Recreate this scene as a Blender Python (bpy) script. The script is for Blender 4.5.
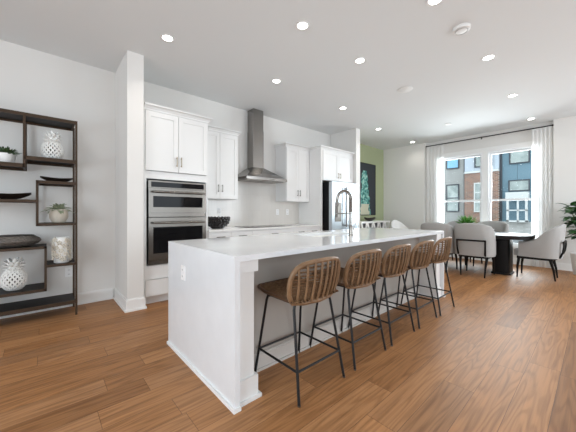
import bpy, bmesh, math, random
from math import sin, cos, pi, radians as R
from mathutils import Vector, Matrix
for o in list(bpy.data.objects): bpy.data.objects.remove(o, do_unlink=True)
S = bpy.context.scene
COL = S.collection
rnd = random.Random(7)

# ------------------------------------------------------------------ camera, sky, daylight, exposure
cd = bpy.data.cameras.new('camera'); cam = bpy.data.objects.new('camera', cd); COL.objects.link(cam)
cam.location = (0, 0, 1.175); cam.rotation_euler = (R(90), 0, R(48.3 - 90))
cd.sensor_width = 36; cd.lens = 275.6 / 576 * 36; cd.shift_y = -4 / 576; cd.clip_start = 0.05; cd.clip_end = 200
S.camera = cam
W = bpy.data.worlds.new('sky'); S.world = W; W.use_nodes = True
bg = W.node_tree.nodes['Background']; bg.inputs[0].default_value = (0.80, 0.91, 1.0, 1); bg.inputs[1].default_value = 2.6
S.view_settings.view_transform = 'Standard'; S.view_settings.look = 'None'
S.view_settings.exposure = 0.0; S.view_settings.gamma = 1; S.view_settings.use_curve_mapping = False
S.cycles.max_bounces = 10; S.cycles.diffuse_bounces = 6; S.cycles.transparent_max_bounces = 12
S.cycles.sample_clamp_indirect = 6; S.cycles.caustics_reflective = False; S.cycles.caustics_refractive = False
def area(name, loc, rot, sx, sy, power, col=(1, 1, 1)):
    l = bpy.data.lights.new(name, 'AREA'); l.shape = 'RECTANGLE'; l.size = sx; l.size_y = sy; l.energy = power; l.color = col
    o = bpy.data.objects.new(name, l); COL.objects.link(o); o.location = loc; o.rotation_euler = rot; return o
area('daylight_dining_window', (10.2, 1.83, 1.6), (0, R(92), 0), 3.6, 4.4, 800, (0.90, 0.955, 1.0))
area('added_fill_rear_a', (-1.3, -2.95, 1.5), (R(90), 0, R(0)), 2.3, 2.3, 11, (0.95, 0.975, 1.0))  # added fill light behind the camera, no window seen there
area('added_fill_rear_b', (2.6, -2.95, 1.5), (R(90), 0, R(0)), 2.6, 2.3, 11, (0.95, 0.975, 1.0))  # second added fill from the unseen rear side
area('added_fill_side', (-3.55, 0.6, 1.5), (0, R(-90), 0), 2.3, 2.6, 108, (0.86, 0.935, 1.0))  # daylight fill added from the left, its opening is unseen
area('added_fill_rear_c', (6.2, -2.95, 1.5), (R(90), 0, R(0)), 2.0, 2.3, 95, (0.90, 0.95, 1.0))  # fill added to brighten the far wall and dining end, source unseen
LAMP_W = 3.6

# ------------------------------------------------------------------ materials
MATS = {}
def mat(name, col, rough=0.5, metal=0.0, spec=0.5, emit=None, bump=None, var=None, coat=0, aniso=None):
    if name in MATS: return MATS[name]
    m = bpy.data.materials.new(name); m.use_nodes = True; nt = m.node_tree; b = nt.nodes['Principled BSDF']
    b.inputs['Base Color'].default_value = (*col, 1); b.inputs['Roughness'].default_value = rough
    b.inputs['Metallic'].default_value = metal; b.inputs['Specular IOR Level'].default_value = spec
    if coat: b.inputs['Coat Weight'].default_value = coat; b.inputs['Coat Roughness'].default_value = 0.05
    if emit: b.inputs['Emission Color'].default_value = (*emit[0], 1); b.inputs['Emission Strength'].default_value = emit[1]
    tc = nt.nodes.new('ShaderNodeTexCoord')
    if bump or var:
        mp = nt.nodes.new('ShaderNodeMapping'); nt.links.new(tc.outputs['Object'], mp.inputs[0])
        n = nt.nodes.new('ShaderNodeTexNoise'); nt.links.new(mp.outputs[0], n.inputs['Vector'])
        n.inputs['Scale'].default_value = (bump or var)[0]; n.inputs['Detail'].default_value = 4
        if aniso: mp.inputs['Scale'].default_value = aniso
        if bump:
            bp = nt.nodes.new('ShaderNodeBump'); bp.inputs['Strength'].default_value = bump[1]; bp.inputs['Distance'].default_value = bump[2]
            nt.links.new(n.outputs[0], bp.inputs['Height']); nt.links.new(bp.outputs[0], b.inputs['Normal'])
        if var:
            r = nt.nodes.new('ShaderNodeValToRGB'); c0 = var[1]
            r.color_ramp.elements[0].position = 0.3; r.color_ramp.elements[1].position = 0.7
            r.color_ramp.elements[0].color = (*c0, 1); r.color_ramp.elements[1].color = (*col, 1)
            nt.links.new(n.outputs[0], r.inputs[0]); nt.links.new(r.outputs[0], b.inputs['Base Color'])
    MATS[name] = m; return m
class NT:
    def __init__(s, m): s.t = m.node_tree; s.n = s.t.nodes; s.l = s.t.links
    def new(s, t, **k):
        x = s.n.new(t)
        for a, v in k.items(): setattr(x, a, v)
        return x
    def val(s, x, i, v):
        if hasattr(v, 'is_output'): s.l.new(v, x.inputs[i])
        else: x.inputs[i].default_value = v
    def math(s, op, a, b=0.0):
        x = s.new('ShaderNodeMath', operation=op); s.val(x, 0, a); s.val(x, 1, b); return x.outputs[0]
    def mix(s, f, a, b, mode='MIX'):
        x = s.new('ShaderNodeMix', data_type='RGBA', blend_type=mode)
        s.val(x, 0, f); s.val(x, 6, a); s.val(x, 7, b); return x.outputs[2]
    def ramp(s, f, stops):
        x = s.new('ShaderNodeValToRGB'); e = x.color_ramp.elements
        while len(e) < len(stops): e.new(0.5)
        for el, (p, c) in zip(e, stops): el.position = p; el.color = (*c, 1)
        s.l.new(f, x.inputs[0]); return x.outputs[0]

def make_floor_mat():
    m = mat('oak_planks', (0.3, 0.17, 0.09), 0.32, spec=0.28); t = NT(m); b = t.n['Principled BSDF']
    tc = t.new('ShaderNodeTexCoord'); sp = t.new('ShaderNodeSeparateXYZ'); t.l.new(tc.outputs['Object'], sp.inputs[0])
    x, y = sp.outputs[0], sp.outputs[1]; w, L = 0.178, 1.45
    ry = t.math('DIVIDE', y, w); row = t.math('FLOOR', ry); fy = t.math('FRACT', ry)
    wn = t.new('ShaderNodeTexWhiteNoise', noise_dimensions='1D'); t.l.new(row, wn.inputs['W'])
    rx = t.math('ADD', t.math('DIVIDE', x, L), t.math('MULTIPLY', wn.outputs[0], 7.0)); colm = t.math('FLOOR', rx); fx = t.math('FRACT', rx)
    cv = t.new('ShaderNodeCombineXYZ'); t.l.new(row, cv.inputs[0]); t.l.new(colm, cv.inputs[1])
    w2 = t.new('ShaderNodeTexWhiteNoise', noise_dimensions='2D'); t.l.new(cv.outputs[0], w2.inputs['Vector'])
    base = t.ramp(w2.outputs[0], [(0.0, (0.27, 0.126, 0.050)), (0.3, (0.35, 0.166, 0.066)), (0.6, (0.41, 0.203, 0.086)), (0.85, (0.355, 0.18, 0.081)), (1.0, (0.285, 0.143, 0.065))])
    off = t.math('MULTIPLY', w2.outputs[0], 37.0)
    gv = t.new('ShaderNodeCombineXYZ'); t.l.new(t.math('MULTIPLY', x, 1.3), gv.inputs[0]); t.l.new(t.math('MULTIPLY', y, 34.0), gv.inputs[1]); t.l.new(off, gv.inputs[2])
    n1 = t.new('ShaderNodeTexNoise'); t.l.new(gv.outputs[0], n1.inputs['Vector']); n1.inputs['Scale'].default_value = 1.6; n1.inputs['Detail'].default_value = 6; n1.inputs['Distortion'].default_value = 0.6
    g1 = t.ramp(n1.outputs[0], [(0.28, (0.74, 0.71, 0.68)), (0.52, (1, 1, 1)), (0.75, (1.12, 1.11, 1.10))])
    gw = t.new('ShaderNodeCombineXYZ'); t.l.new(t.math('MULTIPLY', x, 0.55), gw.inputs[0]); t.l.new(t.math('MULTIPLY', y, 5.5), gw.inputs[1]); t.l.new(off, gw.inputs[2])
    n2 = t.new('ShaderNodeTexNoise'); t.l.new(gw.outputs[0], n2.inputs['Vector']); n2.inputs['Scale'].default_value = 1.2; n2.inputs['Detail'].default_value = 2
    rings = t.math('SINE', t.math('MULTIPLY', n2.outputs[0], 75.0))
    g2 = t.ramp(t.math('ADD', t.math('MULTIPLY', rings, 0.5), 0.5), [(0.0, (0.76, 0.73, 0.70)), (0.45, (1, 1, 1)), (1.0, (1.07, 1.07, 1.07))])
    c = t.mix(1.0, base, g1, 'MULTIPLY'); c = t.mix(0.75, c, g2, 'MULTIPLY')
    ey = t.math('MULTIPLY', t.math('MINIMUM', fy, t.math('SUBTRACT', 1.0, fy)), w); ex = t.math('MULTIPLY', t.math('MINIMUM', fx, t.math('SUBTRACT', 1.0, fx)), L)
    seam = t.math('LESS_THAN', t.math('MINIMUM', ex, ey), 0.0016)
    c = t.mix(t.math('MULTIPLY', seam, 0.62), c, (0.07, 0.035, 0.02, 1))
    t.l.new(c, b.inputs['Base Color'])
    rg = t.math('ADD', t.math('MULTIPLY', n1.outputs[0], 0.16), 0.38); t.l.new(rg, b.inputs['Roughness'])
    bp = t.new('ShaderNodeBump'); bp.inputs['Strength'].default_value = 0.25; bp.inputs['Distance'].default_value = 0.002
    t.l.new(t.math('SUBTRACT', n1.outputs[0], t.math('MULTIPLY', seam, 1.0)), bp.inputs['Height']); t.l.new(bp.outputs[0], b.inputs['Normal'])
    return m
M_floor = make_floor_mat()
M_wall = mat('wall_paint', (0.745, 0.732, 0.71), 0.85, spec=0.2, bump=(90, 0.05, 0.001))
M_ceil = mat('ceiling_paint', (0.75, 0.765, 0.77), 0.9, spec=0.1)
M_green = mat('green_paint', (0.40, 0.44, 0.275), 0.8, spec=0.2, bump=(90, 0.05, 0.001))
M_trim = mat('trim_white', (0.83, 0.83, 0.82), 0.4, spec=0.4)
M_cab = mat('cabinet_white', (0.775, 0.775, 0.77), 0.38, spec=0.45)
M_quartz = mat('quartz', (0.775, 0.795, 0.82), 0.09, spec=0.55, var=(7, (0.74, 0.76, 0.785)))
M_ctr = mat('perimeter_quartz', (0.78, 0.775, 0.76), 0.12, spec=0.5, var=(7, (0.74, 0.735, 0.725)))
M_steel = mat('brushed_steel', (0.21, 0.193, 0.175), 0.26, 1.0, bump=(60, 0.06, 0.0006), aniso=(0.15, 4, 18))
M_hood = mat('hood_steel', (0.33, 0.315, 0.30), 0.2, 1.0, bump=(60, 0.05, 0.0006), aniso=(18, 4, 0.2))
M_fridge = mat('fridge_steel', (0.55, 0.60, 0.65), 0.28, 1.0, bump=(60, 0.04, 0.0005), aniso=(18, 4, 0.2))
M_dsteel = mat('dark_steel', (0.17, 0.155, 0.14), 0.35, 1.0)
M_chrome = mat('faucet_steel', (0.27, 0.25, 0.23), 0.25, 1.0)
M_bglass = mat('oven_glass', (0.004, 0.004, 0.005), 0.06, spec=0.22)
M_black = mat('black_metal', (0.012, 0.012, 0.013), 0.45, spec=0.3)
M_blackplastic = mat('black_plastic', (0.008, 0.008, 0.009), 0.5, spec=0.15)
M_pull = mat('champagne_pull', (0.38, 0.30, 0.20), 0.3, 1.0)
M_pulldark = mat('nickel_pull', (0.14, 0.128, 0.115), 0.35, 1.0)
M_shelf = mat('shelf_wood', (0.036, 0.022, 0.014), 0.5, spec=0.2, var=(6, (0.018, 0.011, 0.008)), aniso=(1, 10, 10))
M_shelftop = mat('shelf_board', (0.014, 0.0125, 0.012), 0.5, spec=0.2, var=(6, (0.013, 0.011, 0.011)), aniso=(1, 12, 12))
M_bronze = mat('bronze_frame', (0.055, 0.034, 0.021), 0.5, 0.0, spec=0.22)
M_porc = mat('white_porcelain', (0.84, 0.84, 0.82), 0.35)
M_pit = mat('pineapple_pit', (0.03, 0.028, 0.026), 0.7)
M_boat = mat('dark_bowl_wood', (0.018, 0.011, 0.008), 0.28)
M_pot = mat('stone_pot', (0.58, 0.53, 0.45), 0.75, var=(18, (0.47, 0.42, 0.35)))
M_sleaf = mat('sage_leaf', (0.17, 0.21, 0.12), 0.55, var=(25, (0.38, 0.41, 0.29)))
M_gleaf = mat('succulent_leaf', (0.05, 0.10, 0.03), 0.5, var=(30, (0.025, 0.05, 0.018)))
M_agave = mat('agave_leaf', (0.10, 0.30, 0.035), 0.4, var=(20, (0.045, 0.17, 0.02)))
M_fig = mat('fig_leaf', (0.035, 0.12, 0.025), 0.35, spec=0.5, var=(10, (0.016, 0.06, 0.013)))
M_stem = mat('bark', (0.10, 0.065, 0.04), 0.8, bump=(30, 0.4, 0.004))
M_soil = mat('soil', (0.03, 0.02, 0.015), 0.95, bump=(60, 0.6, 0.01))
M_basket = mat('charcoal_weave', (0.20, 0.175, 0.15), 0.5, var=(9, (0.022, 0.019, 0.017)), aniso=(1.0, 7, 9), bump=(30, 0.5, 0.006))
M_vase = mat('bisque', (0.70, 0.655, 0.57), 0.6)
M_rattan = mat('rattan_strand', (0.20, 0.115, 0.06), 0.5, spec=0.3, var=(35, (0.11, 0.056, 0.027)))
M_rim = mat('rattan_rim', (0.255, 0.152, 0.082), 0.42, spec=0.4, var=(14, (0.17, 0.095, 0.048)))
M_fabric = mat('grey_linen', (0.41, 0.405, 0.395), 0.95, spec=0.1, bump=(260, 0.35, 0.002), var=(120, (0.33, 0.325, 0.317)))
M_ebony = mat('ebony_wood', (0.008, 0.007, 0.0065), 0.4, spec=0.15)
M_tabletop = mat('espresso_top', (0.012, 0.0095, 0.0085), 0.42, spec=0.18)
M_can = mat('lamp_lens', (0.9, 0.9, 0.9), 0.5, emit=((1.0, 0.97, 0.92), 14.0))
M_canoff = mat('fixture_white', (0.80, 0.80, 0.79), 0.5)
M_outlet = mat('outlet_white', (0.86, 0.86, 0.86), 0.35)
M_slot = mat('outlet_slot', (0.05, 0.05, 0.05), 0.5)
M_beads = mat('dark_beads', (0.014, 0.009, 0.008), 0.3)
M_asph = mat('street', (0.22, 0.22, 0.22), 0.9, var=(3, (0.17, 0.17, 0.17)))
M_vinyl = mat('window_vinyl', (0.84, 0.85, 0.86), 0.4)
M_bulk = mat('white_shell', (0.86, 0.86, 0.85), 0.35)

def brickmat(name, c1, c2, mortar, scale, bw, bh, rough=0.85, msize=0.012, coords=None, bump=0.6, wide=1):
    m = mat(name, c1, rough); t = NT(m); b = t.n['Principled BSDF']
    tc = t.new('ShaderNodeTexCoord'); sp = t.new('ShaderNodeSeparateXYZ'); t.l.new(tc.outputs['Object'], sp.inputs[0])
    cv = t.new('ShaderNodeCombineXYZ'); a, bb = coords
    t.l.new(sp.outputs[a], cv.inputs[0]); t.l.new(sp.outputs[bb], cv.inputs[1])
    k = t.new('ShaderNodeTexBrick'); t.l.new(cv.outputs[0], k.inputs['Vector'])
    k.inputs['Color1'].default_value = (*c1, 1); k.inputs['Color2'].default_value = (*c2, 1); k.inputs['Mortar'].default_value = (*mortar, 1)
    k.inputs['Scale'].default_value = scale; k.inputs['Mortar Size'].default_value = msize; k.inputs['Brick Width'].default_value = bw; k.inputs['Row Height'].default_value = bh
    if not wide: k.offset = 0.0
    t.l.new(k.outputs[0], b.inputs['Base Color'])
    bp = t.new('ShaderNodeBump'); bp.invert = True; bp.inputs['Strength'].default_value = bump; bp.inputs['Distance'].default_value = 0.004
    t.l.new(k.outputs[1], bp.inputs['Height']); t.l.new(bp.outputs[0], b.inputs['Normal']); return m
M_tile = brickmat('backsplash_tile', (0.72, 0.69, 0.65), (0.69, 0.66, 0.62), (0.66, 0.63, 0.59), 1.0, 0.10, 0.30, 0.12, 0.0015, (0, 2), 0.35)
M_brick = brickmat('red_brick', (0.33, 0.15, 0.09), (0.17, 0.08, 0.055), (0.36, 0.32, 0.28), 1.0, 0.24, 0.085, 0.9, 0.012, (1, 2))
M_stone = brickmat('pale_brick', (0.55, 0.53, 0.50), (0.42, 0.40, 0.37), (0.5, 0.49, 0.47), 1.0, 0.30, 0.12, 0.9, 0.012, (1, 2))
M_gsiding = brickmat('grey_siding', (0.36, 0.35, 0.33), (0.35, 0.34, 0.32), (0.24, 0.235, 0.22), 1.0, 9.0, 0.16, 0.8, 0.006, (1, 2))
M_psiding = brickmat('pale_siding', (0.45, 0.49, 0.54), (0.45, 0.49, 0.54), (0.30, 0.33, 0.36), 1.0, 1.2, 1.4, 0.7, 0.012, (1, 2))
M_bsiding = brickmat('blue_siding', (0.15, 0.24, 0.29), (0.14, 0.23, 0.28), (0.075, 0.12, 0.15), 1.0, 0.9, 2.6, 0.7, 0.014, (1, 2), wide=0)
M_skyglass = mat('house_glass_sky_reflection', (0.18, 0.42, 0.60), 0.06, spec=0.9)  # blue stands for reflected sky, put into the glass colour
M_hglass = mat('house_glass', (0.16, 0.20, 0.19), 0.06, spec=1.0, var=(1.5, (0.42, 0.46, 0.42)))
M_hframe = mat('house_dark_frame', (0.035, 0.04, 0.05), 0.5)
M_hwhite = mat('house_white_trim', (0.62, 0.62, 0.60), 0.7)

def glass_mat():
    m = bpy.data.materials.new('window_glass'); m.use_nodes = True; t = NT(m); t.n.clear()
    o = t.new('ShaderNodeOutputMaterial'); mx = t.new('ShaderNodeMixShader'); tr = t.new('ShaderNodeBsdfTransparent'); gl = t.new('ShaderNodeBsdfGlossy'); fr = t.new('ShaderNodeFresnel')
    tr.inputs[0].default_value = (0.97, 0.99, 0.985, 1); gl.inputs['Roughness'].default_value = 0.02; fr.inputs[0].default_value = 1.3
    t.l.new(fr.outputs[0], mx.inputs[0]); t.l.new(tr.outputs[0], mx.inputs[1]); t.l.new(gl.outputs[0], mx.inputs[2]); t.l.new(mx.outputs[0], o.inputs[0]); return m
M_glass = glass_mat()
def sheer_mat():
    m = bpy.data.materials.new('sheer_fabric'); m.use_nodes = True; t = NT(m); t.n.clear()
    o = t.new('ShaderNodeOutputMaterial'); a = t.new('ShaderNodeMixShader'); c = t.new('ShaderNodeMixShader')
    d = t.new('ShaderNodeBsdfDiffuse'); l = t.new('ShaderNodeBsdfTranslucent'); tr = t.new('ShaderNodeBsdfTransparent')
    d.inputs[0].default_value = (0.93, 0.93, 0.92, 1); l.inputs[0].default_value = (0.9, 0.9, 0.89, 1)
    a.inputs[0].default_value = 0.5; t.l.new(d.outputs[0], a.inputs[1]); t.l.new(l.outputs[0], a.inputs[2])
    c.inputs[0].default_value = 0.08; t.l.new(a.outputs[0], c.inputs[1]); t.l.new(tr.outputs[0], c.inputs[2]); t.l.new(c.outputs[0], o.inputs[0]); return m
M_sheer = sheer_mat()
def art_mat():
    m = mat('painted_canvas', (0.02, 0.025, 0.03), 0.6); t = NT(m); b = t.n['Principled BSDF']
    tc = t.new('ShaderNodeTexCoord'); sp = t.new('ShaderNodeSeparateXYZ'); t.l.new(tc.outputs['Object'], sp.inputs[0])
    n = t.new('ShaderNodeTexNoise'); t.l.new(tc.outputs['Object'], n.inputs['Vector']); n.inputs['Scale'].default_value = 5; n.inputs['Detail'].default_value = 5
    n2 = t.new('ShaderNodeTexNoise'); t.l.new(tc.outputs['Object'], n2.inputs['Vector']); n2.inputs['Scale'].default_value = 16; n2.inputs['Detail'].default_value = 3
    dx = t.math('ABSOLUTE', t.math('ADD', t.math('ADD', sp.outputs[0], 0.02), t.math('MULTIPLY', t.math('SUBTRACT', n.outputs[0], 0.5), 0.35)))
    z = sp.outputs[2]
    wd = t.math('ADD', 0.19, t.math('MULTIPLY', z, -0.14))
    msk = t.math('MULTIPLY', t.math('LESS_THAN', dx, wd), t.math('LESS_THAN', z, 0.52))
    tex = t.ramp(n2.outputs[0], [(0.35, (0.015, 0.10, 0.10)), (0.5, (0.08, 0.34, 0.30)), (0.62, (0.40, 0.66, 0.58))])
    c = t.mix(msk, (0.022, 0.026, 0.034, 1), tex)
    low = t.math('MULTIPLY', t.math('LESS_THAN', z, -0.42), t.math('LESS_THAN', dx, 0.2))
    c = t.mix(low, c, (0.62, 0.60, 0.46, 1)); t.l.new(c, b.inputs['Base Color']); return m
M_art = art_mat()

# ------------------------------------------------------------------ mesh building
class MB:
    def __init__(s, off=(0, 0, 0)): s.bm = bmesh.new(); s.o = Vector(off); s.mi = 0
    def v(s, p): return s.bm.verts.new(Vector(p) - s.o)
    def f(s, vs):
        try: q = s.bm.faces.new(vs); q.material_index = s.mi; return q
        except ValueError: return None
    def hexa(s, b, t):           # 4 bottom points ccw from above, 4 top points
        B = [s.v(p) for p in b]; T = [s.v(p) for p in t]
        s.f(B[::-1]); s.f(T)
        for i in range(4): s.f([B[i], B[(i + 1) % 4], T[(i + 1) % 4], T[i]])
        return s
    def box(s, x0, y0, z0, x1, y1, z1):
        x0, x1 = sorted((x0, x1)); y0, y1 = sorted((y0, y1)); z0, z1 = sorted((z0, z1))
        return s.hexa([(x0, y0, z0), (x1, y0, z0), (x1, y1, z0), (x0, y1, z0)], [(x0, y0, z1), (x1, y0, z1), (x1, y1, z1), (x0, y1, z1)])
    def rings(s, rs, closed=False, cap=True):
        V = [[s.v(p) for p in r] for r in rs]; n = len(V[0])
        pairs = list(zip(V, V[1:])) + ([(V[-1], V[0])] if closed else [])
        for a, b in pairs:
            for i in range(n): s.f([a[i], a[(i + 1) % n], b[(i + 1) % n], b[i]])
        if cap and not closed: s.f(V[0][::-1]); s.f(V[-1])
        return s
    def tube(s, pts, r, seg=8, closed=False):
        pts = [Vector(p) for p in pts]; n = len(pts); rr = r if isinstance(r, (list, tuple)) else [r] * n
        rs = []; up = None
        for i, p in enumerate(pts):
            a = pts[i - 1] if (i or closed) else p; b = pts[(i + 1) % n] if (i < n - 1 or closed) else p
            t = (b - a).normalized()
            if up is None:
                up = Vector((0, 0, 1)) if abs(t.z) < 0.9 else Vector((1, 0, 0))
            u = (up - t * up.dot(t)).normalized(); up = u; w = t.cross(u)
            rs.append([p + (u * cos(k * 2 * pi / seg) + w * sin(k * 2 * pi / seg)) * rr[i] for k in range(seg)])
        return s.rings(rs, closed)
    def lathe(s, prof, c=(0, 0, 0), seg=32, sx=1, sy=1, cap=True):
        c = Vector(c)
        return s.rings([[c + Vector((r * cos(k * 2 * pi / seg) * sx, r * sin(k * 2 * pi / seg) * sy, z)) for k in range(seg)] for r, z in prof], cap=cap)
    def ball(s, c, r, sc=(1, 1, 1), seg=10, rg=6):
        return s.lathe([(r * sin(pi * (i + 0.02) / (rg + 0.04)) * 1.0, -r * sc[2] * cos(pi * (i + 0.02) / (rg + 0.04))) for i in range(rg + 1)], c, seg, sc[0], sc[1])
    def prism(s, poly, z0, z1):
        B = [s.v((x, y, z0)) for x, y in poly]; T = [s.v((x, y, z1)) for x, y in poly]; n = len(B)
        s.f(B[::-1]); s.f(T)
        for i in range(n): s.f([B[i], B[(i + 1) % n], T[(i + 1) % n], T[i]])
        return s
    def leaf(s, base, d, L, w, droop=0.2, up=(0, 0, 1), n=5, fold=0.12, tip=1.0):
        base = Vector(base); d = Vector(d).normalized(); up = Vector(up); side = d.cross(up)
        if side.length < 1e-3: side = Vector((1, 0, 0))
        side.normalize(); nu = side.cross(d).normalized(); rows = []
        for i in range(n + 1):
            q = i / n; c = base + d * L * q - Vector((0, 0, 1)) * droop * L * q * q
            ww = w * (sin(pi * min(1, q ** 0.8 * 0.94 + 0.06)) ** tip) * 0.5 + 0.0008
            rows.append([s.v(c - side * ww + nu * fold * ww), s.v(c), s.v(c + side * ww + nu * fold * ww)])
        for a, b in zip(rows, rows[1:]):
            s.f([a[0], a[1], b[1], b[0]]); s.f([a[1], a[2], b[2], b[1]])
        return s
    def build(s, name, m, parent=None, loc=None, bevel=0, seg=2, smooth=True, ang=38, solid=0):
        if bevel:
            bmesh.ops.bevel(s.bm, geom=[e for e in s.bm.edges if len(e.link_faces) == 2 and e.calc_face_angle(0) > 0.6], offset=bevel, segments=seg, affect='EDGES', profile=0.5)
        bmesh.ops.recalc_face_normals(s.bm, faces=s.bm.faces)
        me = bpy.data.meshes.new(name); s.bm.to_mesh(me); s.bm.free()
        for x in (m if isinstance(m, (list, tuple)) else [m]): me.materials.append(x)
        if smooth:
            me.polygons.foreach_set('use_smooth', [True] * len(me.polygons)); me.set_sharp_from_angle(angle=R(ang))
        o = bpy.data.objects.new(name, me); COL.objects.link(o)
        if parent: o.parent = parent
        if loc is not None: o.location = loc
        if solid:
            md = o.modifiers.new('thickness', 'SOLIDIFY'); md.thickness = solid; md.offset = 0
        return o
def tag(o, label, cat, group=None):
    o['label'] = label; o['category'] = cat
    if group: o['group'] = group
    return o
def thing(name, label, cat, loc=(0, 0, 0), rz=0, group=None):
    o = bpy.data.objects.new(name, None); COL.objects.link(o); o.location = loc; o.rotation_euler = (0, 0, rz); o.empty_display_size = 0.1
    return tag(o, label, cat, group)
def struct(o): o['kind'] = 'structure'; return o
def dup(root, loc, rz, label):
    r = root.copy(); COL.objects.link(r); r.location = loc; r.rotation_euler = (0, 0, rz); r['label'] = label
    for ch in list(root.children):
        c = ch.copy(); COL.objects.link(c); c.parent = r
        for g in list(ch.children):
            d = g.copy(); COL.objects.link(d); d.parent = c
    return r
def sbox(name, m, *boxes, bevel=0):
    b = MB()
    for q in boxes: b.box(*q)
    return struct(b.build(name, m, bevel=bevel))

# ------------------------------------------------------------------ room shell
H = 3.08
sbox('floor', M_floor, (-3.6, -3.0, -0.15, 8.2, 4.55, 0))
sbox('ceiling', M_ceil, (-3.6, -3.0, H, 8.2, 4.55, H + 0.15))
sbox('wall_kitchen', M_wall, (-3.6, 4.39, 0, 5.47, 4.54, H))
sbox('wall_dining', M_green, (5.47, 4.39, 0, 7.86, 4.54, H))
sbox('wall_pillar', M_wall, (0.745, 3.68, 0, 0.922, 4.39, H))
sbox('wall_fridge', M_wall, (5.31, 3.64, 0, 5.47, 4.39, H))
WX0, WX1 = 7.86, 7.965            # face of the window wall, face of its recess
sbox('wall_window', M_wall, (WX0, 3.17, 0, 8.12, 4.39, H), (WX0, -3.0, 0, 8.12, 0.60, H),
     (WX1, 0.60, 0, 8.12, 0.80, H), (WX1, 2.86, 0, 8.12, 3.17, H), (WX1, 0.80, 2.62, 8.12, 2.86, H), (WX1, 0.80, 0, 8.12, 2.86, 0.40), (WX1, 1.755, 0.40, 8.12, 1.845, 2.62))
sbox('wall_rear', M_wall, (-3.6, -3.0, 0, -2.5, -2.8, H), (-0.1, -3.0, 0, 1.3, -2.8, H), (3.9, -3.0, 0, 5.2, -2.8, H), (7.2, -3.0, 0, 7.86, -2.8, H), (5.2, -3.0, 0, 7.2, -2.8, 0.3), (5.2, -3.0, 2.7, 7.2, -2.8, H), (-2.5, -3.0, 0, -0.1, -2.8, 0.3), (-2.5, -3.0, 2.7, -0.1, -2.8, H), (1.3, -3.0, 0, 3.9, -2.8, 0.3), (1.3, -3.0, 2.7, 3.9, -2.8, H))  # unseen wall, openings added for the rear fill lights
sbox('wall_left', M_wall, (-3.6, -2.8, 0, -3.4, -0.75, H), (-3.6, 1.95, 0, -3.4, 4.39, H), (-3.6, -0.75, 0, -3.4, 1.95, 0.3), (-3.6, -0.75, 2.7, -3.4, 1.95, H))  # unseen wall, opening added for the side fill light
def bboard(name, *runs, ext=False):
    b = MB()
    for x0, y0, x1, y1, nx, ny in runs:      # run along the wall, (nx,ny) out of the wall
        ex0, ex1 = x0, x1
        for z0, z1, d in ((0.022, 0.128, 0.016), (0.128, 0.145, 0.010), (0, 0.022, 0.030)):
            if ext: x0, x1 = (ex0 - d * (nx == 0), ex1 + d * (nx == 0))
            b.box(min(x0, x1, x0 + nx * d, x1 + nx * d), min(y0, y1, y0 + ny * d, y1 + ny * d), z0, max(x0, x1, x0 + nx * d, x1 + nx * d), max(y0, y1, y0 + ny * d, y1 + ny * d), z1)
    return struct(b.build(name, M_trim, bevel=0.002, seg=1))
bboard('baseboard_left', (-3.4, 4.39, 0.715, 4.39, 0, -1))
bboard('baseboard_pillar', (0.745, 3.68, 0.745, 4.36, -1, 0), (0.745, 3.68, 0.922, 3.68, 0, -1), (0.922, 3.68, 0.922, 3.74, 1, 0), ext=True)
bboard('baseboard_window', (WX0, 3.17, WX0, 4.374, -1, 0), (WX0, -2.8, WX0, 0.60, -1, 0), (WX1, 0.62, WX1, 3.15, -1, 0))
bboard('baseboard_dining', (5.486, 4.39, 7.844, 4.39, 0, -1))
bboard('baseboard_fridge', (5.31, 3.64, 5.47, 3.64, 0, -1), (5.47, 3.64, 5.47, 4.36, 1, 0), ext=True)
# double-hung windows: frame, two sashes, panes
def dh_window(name, y0, y1, z0, z1):
    fx0, fx1 = 7.945, 8.09
    b = MB(); w = 0.028
    b.box(fx0, y0, z0, fx1, y0 + w, z1).box(fx0, y1 - w, z0, fx1, y1, z1).box(fx0, y0 + w, z1 - w, fx1, y1 - w, z1).box(fx0, y0 + w, z0, fx1, y1 - w, z0 + w)
    root = struct(b.build(name, M_vinyl, bevel=0.003, seg=1))
    mid = 1.455
    for nm, a, c, xs in (('upper_sash', mid - 0.02, z1 - w, 8.04), ('lower_sash', z0 + w, mid + 0.025, 7.995)):
        q = MB(); s_ = 0.042; ya, yb = y0 + w, y1 - w
        q.box(xs, ya, a, xs + 0.035, ya + s_, c).box(xs, yb - s_, a, xs + 0.035, yb, c).box(xs, ya + s_, c - s_, xs + 0.035, yb - s_, c).box(xs, ya + s_, a, xs + 0.035, yb - s_, a + s_)
        sa = q.build(nm, M_vinyl, root, bevel=0.003, seg=1)
        MB().box(xs + 0.014, ya + s_ - 0.004, a + s_ - 0.004, xs + 0.019, yb - s_ + 0.004, c - s_ + 0.004).build('pane', M_glass, sa, smooth=False)
    return root
dh_window('window_1', 1.845, 2.86, 0.40, 2.62)
dh_window('window_2', 0.80, 1.755, 0.40, 2.62)
b = MB(); X0 = WX1 - 0.018
b.box(X0, 0.70, 0.40, WX1, 0.80, 2.62).box(X0, 2.86, 0.40, WX1, 2.96, 2.62).box(X0, 1.755, 0.40, WX1, 1.845, 2.62).box(X0, 0.70, 2.62, WX1, 2.96, 2.72)
b.box(WX1 - 0.035, 0.68, 0.365, WX1, 2.98, 0.40)
struct(b.build('trim_1', M_trim, bevel=0.003, seg=1))
# backsplash: glossy vertical tile
b = MB(); b.box(1.80, 4.378, 0.915, 4.215, 4.39, 1.39).box(2.475, 4.378, 1.39, 3.565, 4.39, 1.76)
struct(b.build('trim_2', M_tile))

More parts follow.
